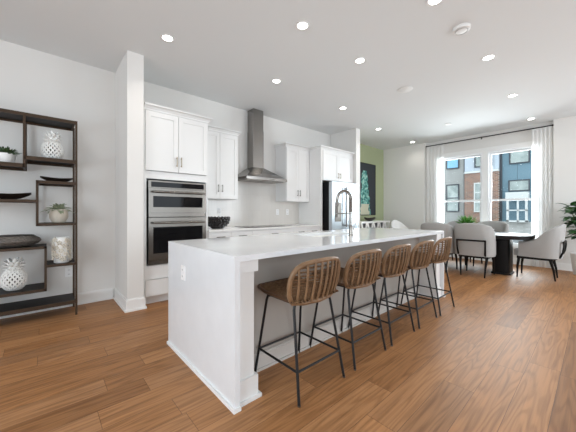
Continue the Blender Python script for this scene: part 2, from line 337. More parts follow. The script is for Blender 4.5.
# ------------------------------------------------------------------ outside: street and facing houses
struct(MB().box(8.2, -40, -0.75, 60, 60, -0.6).build('ground', M_asph))
HX = 24.0
def house_window(parent, x, y0, y1, z0, z1, fm, gm, bars=0, d=0.10, w=0.07):
    q = MB(); q.box(x - d, y0, z0, x, y0 + w, z1).box(x - d, y1 - w, z0, x, y1, z1).box(x - d, y0 + w, z1 - w, x, y1 - w, z1).box(x - d, y0 + w, z0, x, y1 - w, z0 + w)
    for k in range(bars):
        zz = z0 + (z1 - z0) * (k + 1) / (bars + 1); q.box(x - d + 0.01, y0 + w, zz - 0.035, x, y1 - w, zz + 0.035)
    f = q.build('window', fm, parent)
    MB().box(x - 0.05, y0 + w, z0 + w, x - 0.03, y1 - w, z1 - w).build('pane', gm, f, smooth=False)
    return f
t = thing('grey_house', 'grey sided house across the street behind the left window', 'house', (0, 0, 0))
MB().box(HX, 6.65, -0.6, HX + 6, 22, 9.5).build('wall', M_gsiding, t)
for k in range(5):
    y = 7.08 + k * 2.6
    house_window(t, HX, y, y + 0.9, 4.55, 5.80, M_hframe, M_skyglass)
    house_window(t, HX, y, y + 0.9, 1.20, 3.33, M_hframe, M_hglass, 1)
MB().box(HX - 0.08, 6.66, -0.6, HX + 0.02, 6.76, 9.5).build('downpipe', M_hframe, t)
t = thing('brick_house', 'red brick house with pale upper storey seen across the street', 'house', (0, 0, 0))
BX = HX - 0.4
MB().box(BX, 4.55, -0.6, HX + 6, 6.62, 4.03).build('brick_wall', M_brick, t)
MB().box(BX - 0.07, 4.55, 4.03, HX + 6, 6.62, 4.17).build('band', M_hwhite, t)
MB().box(BX + 0.05, 4.55, 4.17, HX + 6, 6.62, 9.5).build('upper_wall', M_psiding, t)
house_window(t, BX, 5.42, 6.0, 1.17, 3.29, M_hwhite, M_hglass, 2)
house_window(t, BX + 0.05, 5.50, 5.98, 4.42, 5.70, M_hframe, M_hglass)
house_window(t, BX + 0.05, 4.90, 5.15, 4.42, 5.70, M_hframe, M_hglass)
t = thing('blue_house', 'blue panelled house across the street with white entrance porch', 'house', (0, 0, 0))
MB().box(HX, -12, 0.52, HX + 6, 4.45, 9.5).build('wall', M_bsiding, t)
MB().box(HX - 0.12, -12, -0.6, HX + 6, 4.45, 0.52).build('stone_base', M_stone, t)
MB().box(HX - 0.12, 4.42, 0.52, HX + 0.02, 4.54, 9.5).build('downpipe', M_hframe, t)
for y0 in (2.95, -0.6, -4.4):
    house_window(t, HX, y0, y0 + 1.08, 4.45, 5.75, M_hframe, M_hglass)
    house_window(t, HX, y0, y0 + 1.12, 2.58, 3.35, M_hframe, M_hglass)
p = MB(); PX = HX - 0.55
p.box(PX, 2.95, 2.05, HX, 4.15, 2.50).box(PX, 3.0, 0.52, PX + 0.12, 3.13, 2.05).box(PX, 3.97, 0.52, PX + 0.12, 4.10, 2.05).box(PX, 3.45, 0.52, PX + 0.1, 3.55, 2.05).box(PX, 3.0, 0.50, HX, 4.10, 0.62).box(PX, 3.0, 1.25, PX + 0.08, 4.1, 1.33)
p.build('porch', M_hwhite, t, bevel=0.01)

# ------------------------------------------------------------------ cabinets
def pull(name, x, y, z, L, vertical, m, parent, off, out=-1):
    q = MB(off); r = 0.0055
    a, c = ((x, y, z - L / 2), (x, y, z + L / 2)) if vertical else ((x - L / 2, y, z), (x + L / 2, y, z))
    a, c = Vector(a), Vector(c); o_ = Vector((0, out * 0.028, 0)); d = (c - a) * 0.12
    q.tube([a + o_, c + o_], r, 8); q.tube([a + d, a + d + o_], r * 0.9, 6); q.tube([c - d, c - d + o_], r * 0.9, 6)
    return q.build(name, m, parent)
def shaker(name, x0, x1, z0, z1, y, parent, off, hx=None, hz=None, hv=True, hm=None, L=0.13, out=-1, rail=0.062):
    q = MB(off); t_ = 0.021 * out; g = 0.0018
    x0 += g; x1 -= g; z0 += g; z1 -= g
    q.box(x0, y, z0, x1, y + t_ * 0.55, z1)
    q.box(x0, y + t_ * 0.5, z0, x0 + rail, y + t_, z1).box(x1 - rail, y + t_ * 0.5, z0, x1, y + t_, z1)
    q.box(x0 + rail, y + t_ * 0.5, z1 - rail, x1 - rail, y + t_, z1).box(x0 + rail, y + t_ * 0.5, z0, x1 - rail, y + t_, z0 + rail)
    o = q.build(name, M_cab, parent)
    if hx is not None: pull('handle', hx, y + t_, hz, L, hv, hm or M_pulldark, o, off, out)
    return o
def flat_front(name, x0, x1, z0, z1, y, parent, off, L=0.14, out=-1, hm=None):
    g = 0.0018; o = MB(off).box(x0 + g, y, z0 + g, x1 - g, y + 0.021 * out, z1 - g).build(name, M_cab, parent, bevel=0.002, seg=1)
    if L: pull('handle', (x0 + x1) / 2, y + 0.021 * out, (z0 + z1) / 2, L, False, hm or M_pulldark, o, off, out)
    return o
def crown(x0, x1, y0, y1, z0, z1, parent, off, fl=0.055, left=1, right=1, back=None):
    q = MB(off)
    if back: q.box(x0, back, z0, x1, y1, z1); y1 = back
    prof = [(0.010, z0), (0.012, z0 + 0.018), (0.030, z0 + (z1 - z0) * 0.62), (fl, z1 - 0.018), (fl, z1)]
    for (a, za), (c, zc) in zip(prof, prof[1:]):
        A = [(x0 - a * left, y0 - a, za), (x1 + a * right, y0 - a, za), (x1 + a * right, y1, za), (x0 - a * left, y1, za)]
        B = [(x0 - c * left, y0 - c, zc), (x1 + c * right, y0 - c, zc), (x1 + c * right, y1, zc), (x0 - c * left, y1, zc)]
        q.hexa(A, B)
    return q.build('crown', M_cab, parent)
YW = 4.385
# tall oven cabinet
o0 = (1.36, 4.1, 0); t = thing('oven_cabinet', 'tall white cabinet housing two stainless ovens beside the pillar', 'cabinet', o0)
x0, x1, yf = 0.945, 1.795, 3.765
q = MB(o0); q.box(x0, yf, 0.10, 0.975, YW, 2.46).box(1.765, yf, 0.10, x1, YW, 2.46).box(0.975, yf, 2.44, 1.765, YW, 2.46).box(0.975, yf, 1.60, 1.765, YW, 1.695).box(0.975, yf, 0.10, 1.765, YW, 0.115).box(0.975, yf, 0.32, 1.765, YW, 0.495).box(0.975, YW - 0.02, 0.115, 1.765, YW, 2.44)
q.build('body', M_cab, t, bevel=0.0015, seg=1)
MB(o0).box(x0 + 0.01, yf + 0.06, 0, x1 - 0.005, YW, 0.10).build('toe_kick', M_cab, t)
crown(x0, x1, yf, YW, 2.461, 2.535, t, o0, left=0, back=4.0)
shaker('door', 0.958, 1.366, 1.70, 2.452, yf, t, o0, 1.338, 1.84, True, M_pull)
shaker('door', 1.368, 1.782, 1.70, 2.452, yf, t, o0, 1.398, 1.84, True, M_pull)
flat_front('drawer', 0.962, 1.782, 0.112, 0.315, yf, t, o0, 0.16)
# ovens
def oven(name, label, z0, z1, ctrl, wide_trim):
    oo = (1.37, 3.9, z0); t = thing(name, label, 'oven', oo); xa, xb, yb = 0.99, 1.75, yf - 0.004
    q = MB(oo); q.box(xa + 0.005, yb + 0.004, z0 + 0.005, xb - 0.005, YW - 0.06, z1 - 0.005); q.build('body', M_steel, t)
    zt = z1
    if ctrl:
        zt = z1 - ctrl
        MB(oo).box(xa, yb - 0.018, zt, xb, yb + 0.003, z1).build('control_panel', M_steel, t, bevel=0.003)
        cp = MB(oo).box(xa + 0.035, yb - 0.022, zt + 0.012, xb - 0.03, yb - 0.016, z1 - 0.018).build('control_glass', M_bglass, t)
        MB(oo).lathe([(0.011, 0), (0.013, 0.004), (0.013, 0.016), (0.010, 0.02)], (0, 0, 0), 16).build('knob', M_steel, cp, loc=(0.13, yb - 0.022 - oo[1], zt + ctrl / 2 - z0)).rotation_euler = (R(90), 0, 0)
    d = MB(oo).box(xa, yb - 0.032, z0 + 0.055, xb, yb + 0.003, zt - 0.006).build('door', M_steel, t, bevel=0.004)
    zh = zt - (0.050 if ctrl else 0.070)
    MB(oo).box(xa + 0.055, yb - 0.036, z0 + 0.055 + wide_trim, xb - 0.055, yb - 0.030, zh - 0.055).build('window', M_bglass, d, bevel=0.002, seg=1)
    h = MB(oo); h.tube([(xa + 0.04, yb - 0.085, zh), (xb - 0.04, yb - 0.085, zh)], 0.013, 12)
    for xx in (xa + 0.075, xb - 0.075): h.tube([(xx, yb - 0.03, zh), (xx, yb - 0.085, zh)], 0.010, 10)
    h.build('handle', M_steel, d)
    MB(oo).box(xa + 0.005, yb - 0.02, z0, xb - 0.005, yb + 0.003, z0 + 0.048).build('vent_strip', M_steel if ctrl else M_dsteel, t, bevel=0.003)
oven('microwave_oven', 'stainless microwave oven with control strip above the larger oven', 1.112, 1.578, 0.095, 0.070)
oven('wall_oven', 'tall stainless wall oven built in under the microwave oven', 0.507, 1.108, 0, 0.085)
# upper cabinets
def upper(label, x0, x1, left, right, z0=1.385):
    oo = ((x0 + x1) / 2, 4.2, z0); t = thing('upper_cabinet', label, 'cabinet', oo, 0, 'white wall cabinets beside the hood'); yf = 4.065; xm = (x0 + x1) / 2
    MB(oo).box(x0, yf, z0, x1, YW, 2.46).build('body', M_cab, t, bevel=0.0015, seg=1)
    crown(x0, x1, yf, YW, 2.461, 2.535, t, oo, 0.05, left, right)
    shaker('door', x0 + 0.006, xm, z0 + 0.006, 2.448, yf, t, oo, xm - 0.035, z0 + 0.17, True, M_pulldark, 0.12)
    shaker('door', xm, x1 - 0.006, z0 + 0.006, 2.448, yf, t, oo, xm + 0.035, z0 + 0.17, True, M_pulldark, 0.12)
upper('white double door wall cabinet between the ovens and the hood', 1.797, 2.475, 0, 1)
upper('white double door wall cabinet between the hood and the fridge', 3.565, 4.212, 1, 0)
# fridge surround
oo = (4.76, 4.05, 0); t = thing('fridge_cabinet', 'white cabinet with tall side panel framing the fridge', 'cabinet', oo); yf = 3.725
MB(oo).box(4.216, yf, 0, 4.258, YW, 2.46).build('side_panel', M_cab, t, bevel=0.0015, seg=1)
MB(oo).box(4.258, yf, 1.825, 5.308, YW, 2.46).build('body', M_cab, t, bevel=0.0015, seg=1)
crown(4.216, 5.308, yf, YW, 2.461, 2.52, t, oo, 0.05, 1, 0, back=4.0)
shaker('door', 4.262, 4.77, 1.832, 2.44, yf, t, oo, 4.735, 1.95, True, M_pull, 0.11)
shaker('door', 4.77, 5.278, 1.832, 2.44, yf, t, oo, 4.805, 1.95, True, M_pull, 0.11)
# fridge
oo = (4.765, 3.95, 0); t = thing('fridge', 'stainless french door fridge with water dispenser in white surround', 'fridge', oo); fx0, fx1, fm = 4.305, 5.225, 4.765
MB(oo).box(fx0, 3.60, 0.03, fx1, 4.34, 1.785).build('body', M_blackplastic, t, bevel=0.004)
DL = MB(oo).box(fx0, 3.515, 0.76, fm - 0.003, 3.592, 1.785).build('door', M_fridge, t, bevel=0.008)
DR = MB(oo).box(fm + 0.003, 3.515, 0.76, fx1, 3.592, 1.785).build('door', M_fridge, t, bevel=0.008)
DD = MB(oo).box(fx0, 3.515, 0.08, fx1, 3.592, 0.75).build('freezer_drawer', M_fridge, t, bevel=0.008)
for dd, xx in ((DL, fm - 0.045), (DR, fm + 0.045)):
    q = MB(oo); q.tube([(xx, 3.465, 0.86), (xx, 3.465, 1.70)], 0.012, 10)
    for z in (0.90, 1.66): q.tube([(xx, 3.516, z), (xx, 3.465, z)], 0.010, 8)
    q.build('handle', M_dsteel, dd)
q = MB(oo); q.tube([(fx0 + 0.1, 3.465, 0.68), (fx1 - 0.1, 3.465, 0.68)], 0.012, 10)
for xx in (fx0 + 0.15, fx1 - 0.15): q.tube([(xx, 3.516, 0.68), (xx, 3.465, 0.68)], 0.010, 8)
q.build('handle', M_dsteel, DD)
q = MB(oo); q.box(4.40, 3.509, 0.98, 4.60, 3.516, 1.37); di = q.build('dispenser', M_dsteel, DL, bevel=0.002, seg=1)
MB(oo).box(fx0 + 0.02, 3.62, 0, fx1 - 0.02, 4.3, 0.04).build('plinth', M_blackplastic, t)
# base cabinets
def base_cab(label, x0, x1, drawers, doors):
    oo = ((x0 + x1) / 2, 4.05, 0); t = thing('base_cabinet', label, 'cabinet', oo, 0, 'white base cabinets on the kitchen wall'); yf = 3.775
    MB(oo).box(x0, yf, 0.10, x1, YW, 0.879).build('body', M_cab, t)
    MB(oo).box(x0 + 0.002, yf + 0.07, 0, x1 - 0.002, YW, 0.10).build('toe_kick', M_cab, t)
    w = (x1 - x0) / drawers
    for k in range(drawers): flat_front('drawer', x0 + k * w, x0 + (k + 1) * w, 0.735, 0.868, yf, t, oo, 0.14)
    if doors:
        w = (x1 - x0) / doors
        for k in range(doors): shaker('door', x0 + k * w, x0 + (k + 1) * w, 0.108, 0.728, yf, t, oo, x0 + k * w + (w - 0.05 if k == 0 else 0.05), 0.60)
    else:
        for z0, z1 in ((0.108, 0.415), (0.42, 0.728)): flat_front('drawer', x0, x1, z0, z1, yf, t, oo, 0.3)
base_cab('white base cabinet with two drawers under the dark bead bowl', 1.797, 2.560, 2, 2)
base_cab('wide white drawer cabinet under the black glass cooktop', 2.562, 3.488, 1, 0)
base_cab('white base cabinet with two drawers next to the fridge panel', 3.490, 4.213, 2, 2)
tag(MB((3.0, 4.05, 0.88)).box(1.797, 3.735, 0.880, 4.214, 4.377, 0.915).build('countertop', M_ctr, loc=(3.0, 4.05, 0.88), bevel=0.003), 'pale quartz worktop along the tiled kitchen wall', 'countertop')
t = thing('cooktop', 'black glass cooktop set into the worktop below the hood', 'cooktop', (3.0, 4.03, 0.915))
MB().box(-0.455, -0.25, 0.0005, 0.455, 0.25, 0.007).build('glass_top', M_bglass, t, bevel=0.002, seg=1)
for cx, cy, r in ((-0.26, 0.1, 0.10), (-0.26, -0.12, 0.075), (0.02, 0.0, 0.12), (0.29, 0.1, 0.075), (0.29, -0.12, 0.10)):
    MB().tube([(cx + r * cos(a * pi / 16), cy + r * sin(a * pi / 16), 0.0072) for a in range(32)], 0.0012, 4, True).build('burner_ring', M_dsteel, t)
# hood
t = thing('range_hood', 'stainless chimney hood on the wall above the cooktop', 'range hood', (3.0, 4.385, 1.74))
q = MB()
q.hexa([(-0.45, -0.49, 0.045), (0.45, -0.49, 0.045), (0.45, -0.001, 0.045), (-0.45, -0.001, 0.045)], [(-0.13, -0.205, 0.255), (0.13, -0.205, 0.255), (0.13, -0.001, 0.255), (-0.13, -0.001, 0.255)])
q.build('canopy', M_hood, t)
rim = MB().box(-0.45, -0.49, 0, 0.45, -0.001, 0.045).build('rim', M_hood, t, bevel=0.003, seg=1)
MB().box(-0.40, -0.44, -0.006, -0.01, -0.06, -0.0005).build('filter', M_steel, rim); MB().box(0.01, -0.44, -0.006, 0.40, -0.06, -0.0005).build('filter', M_steel, rim)
for k in range(4): MB().lathe([(0.009, 0), (0.009, 0.004), (0.007, 0.006)], (0, 0, 0), 12).build('button', M_dsteel, rim, loc=(0.06 + k * 0.03, -0.49, 0.022)).rotation_euler = (R(90), 0, 0)
MB().box(-0.117, -0.197, 0.255, 0.117, -0.001, 0.95).build('chimney', M_hood, t, bevel=0.002, seg=1)
MB().box(-0.112, -0.192, 0.95, 0.112, -0.001, H - 1.7405).build('chimney_extension', M_hood, t, bevel=0.002, seg=1)
# outlets
def outlet(label, loc, rz):
    t = thing('wall_outlet', label, 'outlet', loc, rz, 'white power outlets')
    MB().box(-0.037, -0.006, -0.058, 0.037, 0, 0.058).build('plate', M_outlet, t, bevel=0.002, seg=1)
    for z in (-0.026, 0.026):
        s_ = MB().box(-0.018, -0.009, z - 0.016, 0.018, -0.005, z + 0.016).build('socket', M_outlet, t, bevel=0.003, seg=1)
        q = MB()
        for x in (-0.007, 0.007): q.box(x - 0.0016, -0.0096, z - 0.007, x + 0.0016, -0.0088, z + 0.006)
        q.build('slots', M_slot, s_)
outlet('white outlet on the tile above the dark bead bowl', (2.297, 4.378, 1.19), 0)
outlet('white outlet on the tile right of the hood, the one nearer the hood', (3.605, 4.378, 1.175), 0)
outlet('white outlet on the tile nearest the fridge', (3.878, 4.378, 1.175), 0)
outlet('white outlet low on the wall behind the bookcase', (0.247, 4.39, 0.426), 0)
outlet('white outlet on the near end of the island', (0.8415, 2.20, 0.69), R(-90))
# bead bowl on worktop
t = thing('bead_bowl', 'dark openwork bowl of round beads on the kitchen worktop', 'bowl', (2.08, 4.02, 0.915))
q = MB()
for k, (r, z, n) in enumerate(((0.085, 0.028, 11), (0.128, 0.054, 15), (0.158, 0.088, 18), (0.172, 0.13, 19), (0.176, 0.165, 19))):
    for i in range(n):
        a = (i + 0.5 * (k % 2)) * 2 * pi / n; q.ball((r * cos(a), r * sin(a), z), 0.029, (1, 1, 0.85), 8, 5)
q.build('beads', M_beads, t)
MB().lathe([(0.03, 0), (0.085, 0.004), (0.12, 0.04), (0.15, 0.08), (0.143, 0.085), (0.112, 0.046), (0.08, 0.012), (0.03, 0.008)], seg=28).build('liner', M_beads, t)

# ------------------------------------------------------------------ island
IX0, IX1, IY0, IY1 = 0.842, 4.16, 1.414, 2.556; ZT = 0.914; TH = 0.036
oo = (2.5, 2.0, 0); t = thing('kitchen_island', 'long white kitchen island with quartz waterfall ends', 'island', oo)
sx0, sx1, sy0, sy1 = 2.17, 2.86, 1.93, 2.34
q = MB(oo); bmv = {}
xs, ys = [IX0, sx0, sx1, IX1], [IY0, sy0, sy1, IY1]
for k, z in enumerate((ZT - TH, ZT)):
    for i, x in enumerate(xs):
        for j, y in enumerate(ys): bmv[i, j, k] = q.v((x, y, z))
for i in range(3):
    for j in range(3):
        if (i, j) != (1, 1):
            for k in (0, 1): q.f([bmv[i, j, k], bmv[i + 1, j, k], bmv[i + 1, j + 1, k], bmv[i, j + 1, k]])
for i in range(3):
    for j in (0, 3): q.f([bmv[i, j, 0], bmv[i + 1, j, 0], bmv[i + 1, j, 1], bmv[i, j, 1]]); q.f([bmv[j, i, 0], bmv[j, i + 1, 0], bmv[j, i + 1, 1], bmv[j, i, 1]])
for a, c in (((1, 1), (2, 1)), ((2, 1), (2, 2)), ((2, 2), (1, 2)), ((1, 2), (1, 1))): q.f([bmv[*a, 0], bmv[*c, 0], bmv[*c, 1], bmv[*a, 1]])
q.build('countertop', M_quartz, t, bevel=0.002, seg=1)
MB(oo).box(IX0, IY0, 0, IX0 + TH, IY1, ZT - TH).build('waterfall_panel', M_quartz, t)
MB(oo).box(IX1 - TH, IY0, 0, IX1, IY1, ZT - TH).build('waterfall_panel', M_quartz, t)
KY = 1.68
MB(oo).box(IX0 + TH, KY, 0, IX1 - TH, KY + 0.03, ZT - TH).build('knee_wall', mat('knee_wall_shaded', (0.41, 0.375, 0.34), 0.6, spec=0.2), t)  # greige, darkened to carry the shade under the overhang
q = MB(oo); q.box(IX0 + TH + 0.16, KY - 0.014, 0, IX1 - TH - 0.16, KY, 0.115).box(IX0 + TH + 0.16, KY - 0.009, 0.115, IX1 - TH - 0.16, KY, 0.128).box(IX0 + TH + 0.16, KY - 0.026, 0, IX1 - TH - 0.16, KY - 0.014, 0.018)
q.build('base_molding', mat('molding_shaded', (0.58, 0.55, 0.52), 0.5, spec=0.3), t, bevel=0.0015, seg=1)  # trim colour toned down to hold the dimness beneath the overhang
for xa, xb, xc, xd in ((IX0 - 0.014, IX0, IX0, IX0 + TH), (IX1, IX1 + 0.014, IX1 - TH, IX1)):
    q = MB(oo); q.box(xa, IY0 - 0.014, 0, xb, IY1, 0.022); q.box(xc, IY0 - 0.014, 0, xd, IY0, 0.022)
    q.build('shoe_molding', M_trim, t, bevel=0.003, seg=1)
for mir in (0, 1):
    fx = (lambda x: IX0 + IX1 - x) if mir else (lambda x: x)
    x0 = IX0 + TH
    q = MB(oo); q.box(fx(x0), 1.456, 0.14, fx(x0 + 0.128), KY, 0.80)
    cpt = q.build('column', M_cab, t, bevel=0.002, seg=1)
    MB(oo).box(fx(x0), 1.440, 0.80, fx(x0 + 0.150), KY, ZT - TH).build('column_cap', M_cab, cpt, bevel=0.002, seg=1)
    q = MB(oo); q.box(fx(x0), 1.440, 0, fx(x0 + 0.150), KY, 0.142).box(fx(x0), 1.424, 0, fx(x0 + 0.168), 1.440, 0.022).box(fx(x0 + 0.150), 1.440, 0, fx(x0 + 0.168), KY, 0.022)
    q.build('column_base', M_cab, cpt, bevel=0.002, seg=1)
q = MB(oo); q.box(IX0 + TH, 2.50, 0.10, IX1 - TH, 2.515, ZT - TH).box(IX0 + TH, KY + 0.03, 0.10, IX1 - TH, 2.50, 0.118); q.build('cabinet_body', M_cab, t)
MB(oo).box(IX0 + TH, 2.44, 0, IX1 - TH, 2.45, 0.10).build('toe_kick', M_cab, t)
n = 6; w = (IX1 - IX0 - 2 * TH) / n
for k in range(n):
    a = IX0 + TH + k * w
    shaker('door', a, a + w, 0.11, 0.72, 2.515, t, oo, a + (w - 0.05 if k % 2 == 0 else 0.05), 0.6, True, None, 0.13, 1)
    flat_front('drawer', a, a + w, 0.73, 0.87, 2.515, t, oo, 0.14, 1)
# sink, faucet
q = MB((2.515, 2.135, 0.68)); g = 0.012
q.box(sx0 - g, sy0 - g, 0.68, sx1 + g, sy1 + g, 0.69).box(sx0 - g, sy0 - g, 0.69, sx0, sy1 + g, 0.877).box(sx1, sy0 - g, 0.69, sx1 + g, sy1 + g, 0.877).box(sx0, sy0 - g, 0.69, sx1, sy0, 0.877).box(sx0, sy1, 0.69, sx1, sy1 + g, 0.877)
t = thing('kitchen_sink', 'undermount sink basin sunk in the island worktop', 'sink', (2.515, 2.135, 0.68))
q.build('basin', M_porc, t, bevel=0.002, seg=1)
MB().lathe([(0.0, 0.0101), (0.035, 0.0101), (0.043, 0.013), (0.045, 0.0105)], seg=24).build('drain', M_chrome, t)
t = thing('faucet', 'tall spring neck faucet standing on the island worktop', 'faucet', (2.53, 1.80, ZT))
MB().lathe([(0.028, 0), (0.028, 0.008), (0.021, 0.014), (0.020, 0.10), (0.014, 0.115)], seg=20).build('base', M_chrome, t)
R0 = 0.095; zc = 0.40
arc = [(0, 0, 0.10), (0, 0, 0.25)] + [(0, R0 - R0 * cos(pi * k / 16), zc + R0 * sin(pi * k / 16)) for k in range(17)] + [(0, 2 * R0, 0.33)]
MB().tube(arc, 0.0105, 10).build('neck', M_chrome, t)
path = [Vector((0, 0, 0.26 + 0.14 * k / 20)) for k in range(20)] + [Vector((0, R0 - R0 * cos(pi * k / 60), zc + R0 * sin(pi * k / 60))) for k in range(61)] + [Vector((0, 2 * R0, zc - 0.08 * k / 12)) for k in range(1, 12)]
hel = []
for i in range(len(path) - 1):
    a, c = path[i], path[i + 1]; d = (c - a).normalized(); sd = Vector((1, 0, 0)); nn = d.cross(sd)
    for k in range(6):
        ph = k * 2 * pi / 6 ; pp = a.lerp(c, k / 6); hel.append(pp + (sd * cos(ph) + nn * sin(ph)) * 0.0145)
MB().tube(hel, 0.0034, 5).build('spring', M_chrome, t)
MB().lathe([(0.012, 0.335), (0.016, 0.32), (0.017, 0.24), (0.021, 0.215), (0.021, 0.20)], (0, 2 * R0, 0), 16).build('spray_head', M_dsteel, t)
q = MB(); q.tube([(0, 0, 0.245), (0, 2 * R0 - 0.015, 0.245)], 0.006, 8); q.tube([(0.02 * cos(a * pi / 8), 2 * R0 + 0.02 * sin(a * pi / 8), 0.245) for a in range(16)], 0.004, 6, True); q.build('holder_arm', M_chrome, t)
q = MB(); q.tube([(0.018, 0, 0.07), (0.045, 0, 0.07)], 0.012, 10); q.tube([(0.04, 0, 0.07), (0.05, -0.03, 0.14)], 0.005, 8); q.build('lever', M_chrome, t)

# ------------------------------------------------------------------ bar stools
def make_stool(label):
    t = thing('bar_stool', label, 'bar stool', (0, 0, 0), 0, 'woven rattan bar stools along the island')
    zs = 0.592
    tops = {(-1, -1): (-0.176, -0.135, zs - 0.022), (1, -1): (0.176, -0.135, zs - 0.022), (-1, 1): (-0.172, 0.150, zs - 0.022), (1, 1): (0.172, 0.150, zs - 0.022)}
    feet = {k: (k[0] * 0.222, k[1] * 0.231, 0.0) for k in tops}
    def at(k, z):
        a, b = Vector(feet[k]), Vector(tops[k]); return a.lerp(b, z / b.z)
    for k in ((-1, -1), (1, -1), (1, 1), (-1, 1)):
        q = MB(); a, b = Vector(feet[k]), Vector(tops[k]); inn = Vector((-k[0] * 0.03, 0, 0)) if k[1] < 0 else Vector((0, -0.03, 0))
        q.tube([a + (b - a) * 0.006, a.lerp(b, 0.5), a.lerp(b, 0.955), b + inn * 0.25 + Vector((0, 0, 0.004)), b + inn + Vector((0, 0, 0.012))], 0.0092, 8)
        lg = q.build('leg', M_black, t)
        MB().lathe([(0.0105, 0), (0.0105, 0.008)], feet[k], 8).build('foot_cap', M_dsteel, lg)
    zr = 0.185
    for a, b in (((-1, -1), (1, -1)), ((1, -1), (1, 1)), ((1, 1), (-1, 1)), ((-1, 1), (-1, -1))):
        MB().tube([at(a, zr), at(b, zr)], 0.0078, 8).build('rung', M_black, t)
    q = MB(); q.tube([(-0.172, -0.135, zs - 0.008), (0.172, -0.135, zs - 0.008), (0.168, 0.150, zs - 0.008), (-0.168, 0.150, zs - 0.008)], 0.0085, 8, True); q.build('seat_frame', M_black, t)
    # woven seat
    q = MB()
    def sz(x, y): return 0.612 - 0.016 * (1 - (x / 0.22) ** 2) * (1 - ((y + 0.02) / 0.26) ** 2) + (0.02 * ((y - 0.10) / 0.13) if y > 0.10 else 0) * (1 - 0.0 * x)
    nst = 25
    for i in range(nst):
        y = -0.180 + 0.410 * i / (nst - 1); hw = 0.212
        hw = 0.212 - 0.016 * max(0, i - 12) / 12
        q.tube([(x, y, sz(x, y) + 0.0045 * (1 if (j + i) % 2 else -1)) for j, x in enumerate([hw * (-1 + 2 * j / 16) for j in range(17)])], 0.0072, 5)
    for j in range(13):
        x = -0.195 + 0.39 * j / 12
        q.tube([(x, y, sz(x, y)) for y in [-0.2 + 0.43 * k / 12 for k in range(13)]], 0.0065, 5)
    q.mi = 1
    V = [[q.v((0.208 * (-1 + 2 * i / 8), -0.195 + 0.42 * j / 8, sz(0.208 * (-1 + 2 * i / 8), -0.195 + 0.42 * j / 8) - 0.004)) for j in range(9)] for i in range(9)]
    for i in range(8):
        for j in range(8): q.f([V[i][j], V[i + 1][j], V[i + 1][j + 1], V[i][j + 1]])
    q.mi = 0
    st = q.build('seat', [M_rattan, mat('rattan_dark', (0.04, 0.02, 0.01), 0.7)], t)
    ed = []
    for (x, y) in [(-0.212, -0.16), (-0.216, -0.05), (-0.212, 0.12), (-0.202, 0.210), (-0.18, 0.236), (0, 0.240), (0.18, 0.236), (0.202, 0.210), (0.212, 0.12), (0.216, -0.05), (0.212, -0.16)]: ed.append((x, y, sz(x, y)))
    MB().tube(ed, 0.011, 8).build('seat_rim', mat('rattan_edge', (0.075, 0.036, 0.016), 0.4), st)
    # backrest: rim loop, spindles, woven strands
    def by(s_, z): h = (z - 0.60) / 0.27; return -0.192 - 0.050 * h + 1.15 * s_ * s_ - 0.012 * sin(pi * min(1, max(0, h)))
    def P(s_, z): return Vector((s_, by(s_, z), z))
    loop = []
    prof = [(0.212, 0.615), (0.229, 0.65), (0.236, 0.70), (0.235, 0.75), (0.225, 0.79), (0.203, 0.822), (0.165, 0.845), (0.11, 0.857), (0.05, 0.861)]
    loop = [P(a, z) for a, z in prof] + [P(0, 0.862)] + [P(-a, z) for a, z in prof[::-1]]
    low = [P(-0.20, 0.598), P(-0.13, 0.59), P(0, 0.588), P(0.13, 0.59), P(0.20, 0.598)]
    fr = MB().tube(loop + low, 0.0165, 10, True).build('back_frame', M_rim, t)
    def top(s_):
        a = abs(s_); pr = [(0, 0.862)] + [(x, z) for x, z in prof[::-1]]
        for (xa, za), (xb, zb) in zip(pr, pr[1:]):
            if xa <= a <= xb: return za + (zb - za) * (a - xa) / (xb - xa)
        return 0.75
    q = MB()
    for k in range(8):
        s0 = -0.196 + 0.392 * k / 7
        for dsp in (0,):
            s_ = s0 + dsp; zt = top(s_)
            q.tube([P(s_ * (0.90 + 0.10 * h), 0.592 + (zt - 0.592) * h) + Vector((0, -0.007, 0)) for h in [j / 7 for j in range(8)]], 0.0085, 6)
    q.build('spindles', M_rim, fr)
    q = MB()
    for i, z in enumerate([0.606, 0.620, 0.634, 0.649, 0.664, 0.680, 0.696, 0.713, 0.731, 0.750, 0.771, 0.795, 0.822]):
        hw = 0.224 if 0.64 < z < 0.78 else 0.210
        if z > 0.78: hw = 0.198 if z < 0.81 else 0.17
        q.tube([P(hw * (-1 + 2 * j / 20), z) + Vector((0, 0.006 + 0.004 * (1 if (i + j) % 2 else -1), 0)) for j in range(21)], 0.0062, 5)
    q.build('woven_strands', M_rattan, fr)
    return t
SX = [1.380, 1.957, 2.510, 3.055, 3.582]
SL = ['woven rattan bar stool nearest the camera at the column end of the island', 'woven rattan bar stool second from the near end of the island',
      'woven rattan bar stool in the middle of the row of five', 'woven rattan bar stool fourth from the near end of the island', 'woven rattan bar stool farthest along the island, beside the dining chairs']
s0 = make_stool(SL[0]); s0.location = (SX[0], 1.43, 0)
for k in range(1, 5): dup(s0, (SX[k], 1.43 - 0.008 * (k > 2) - 0.012 * (k > 3), 0), 0, SL[k])

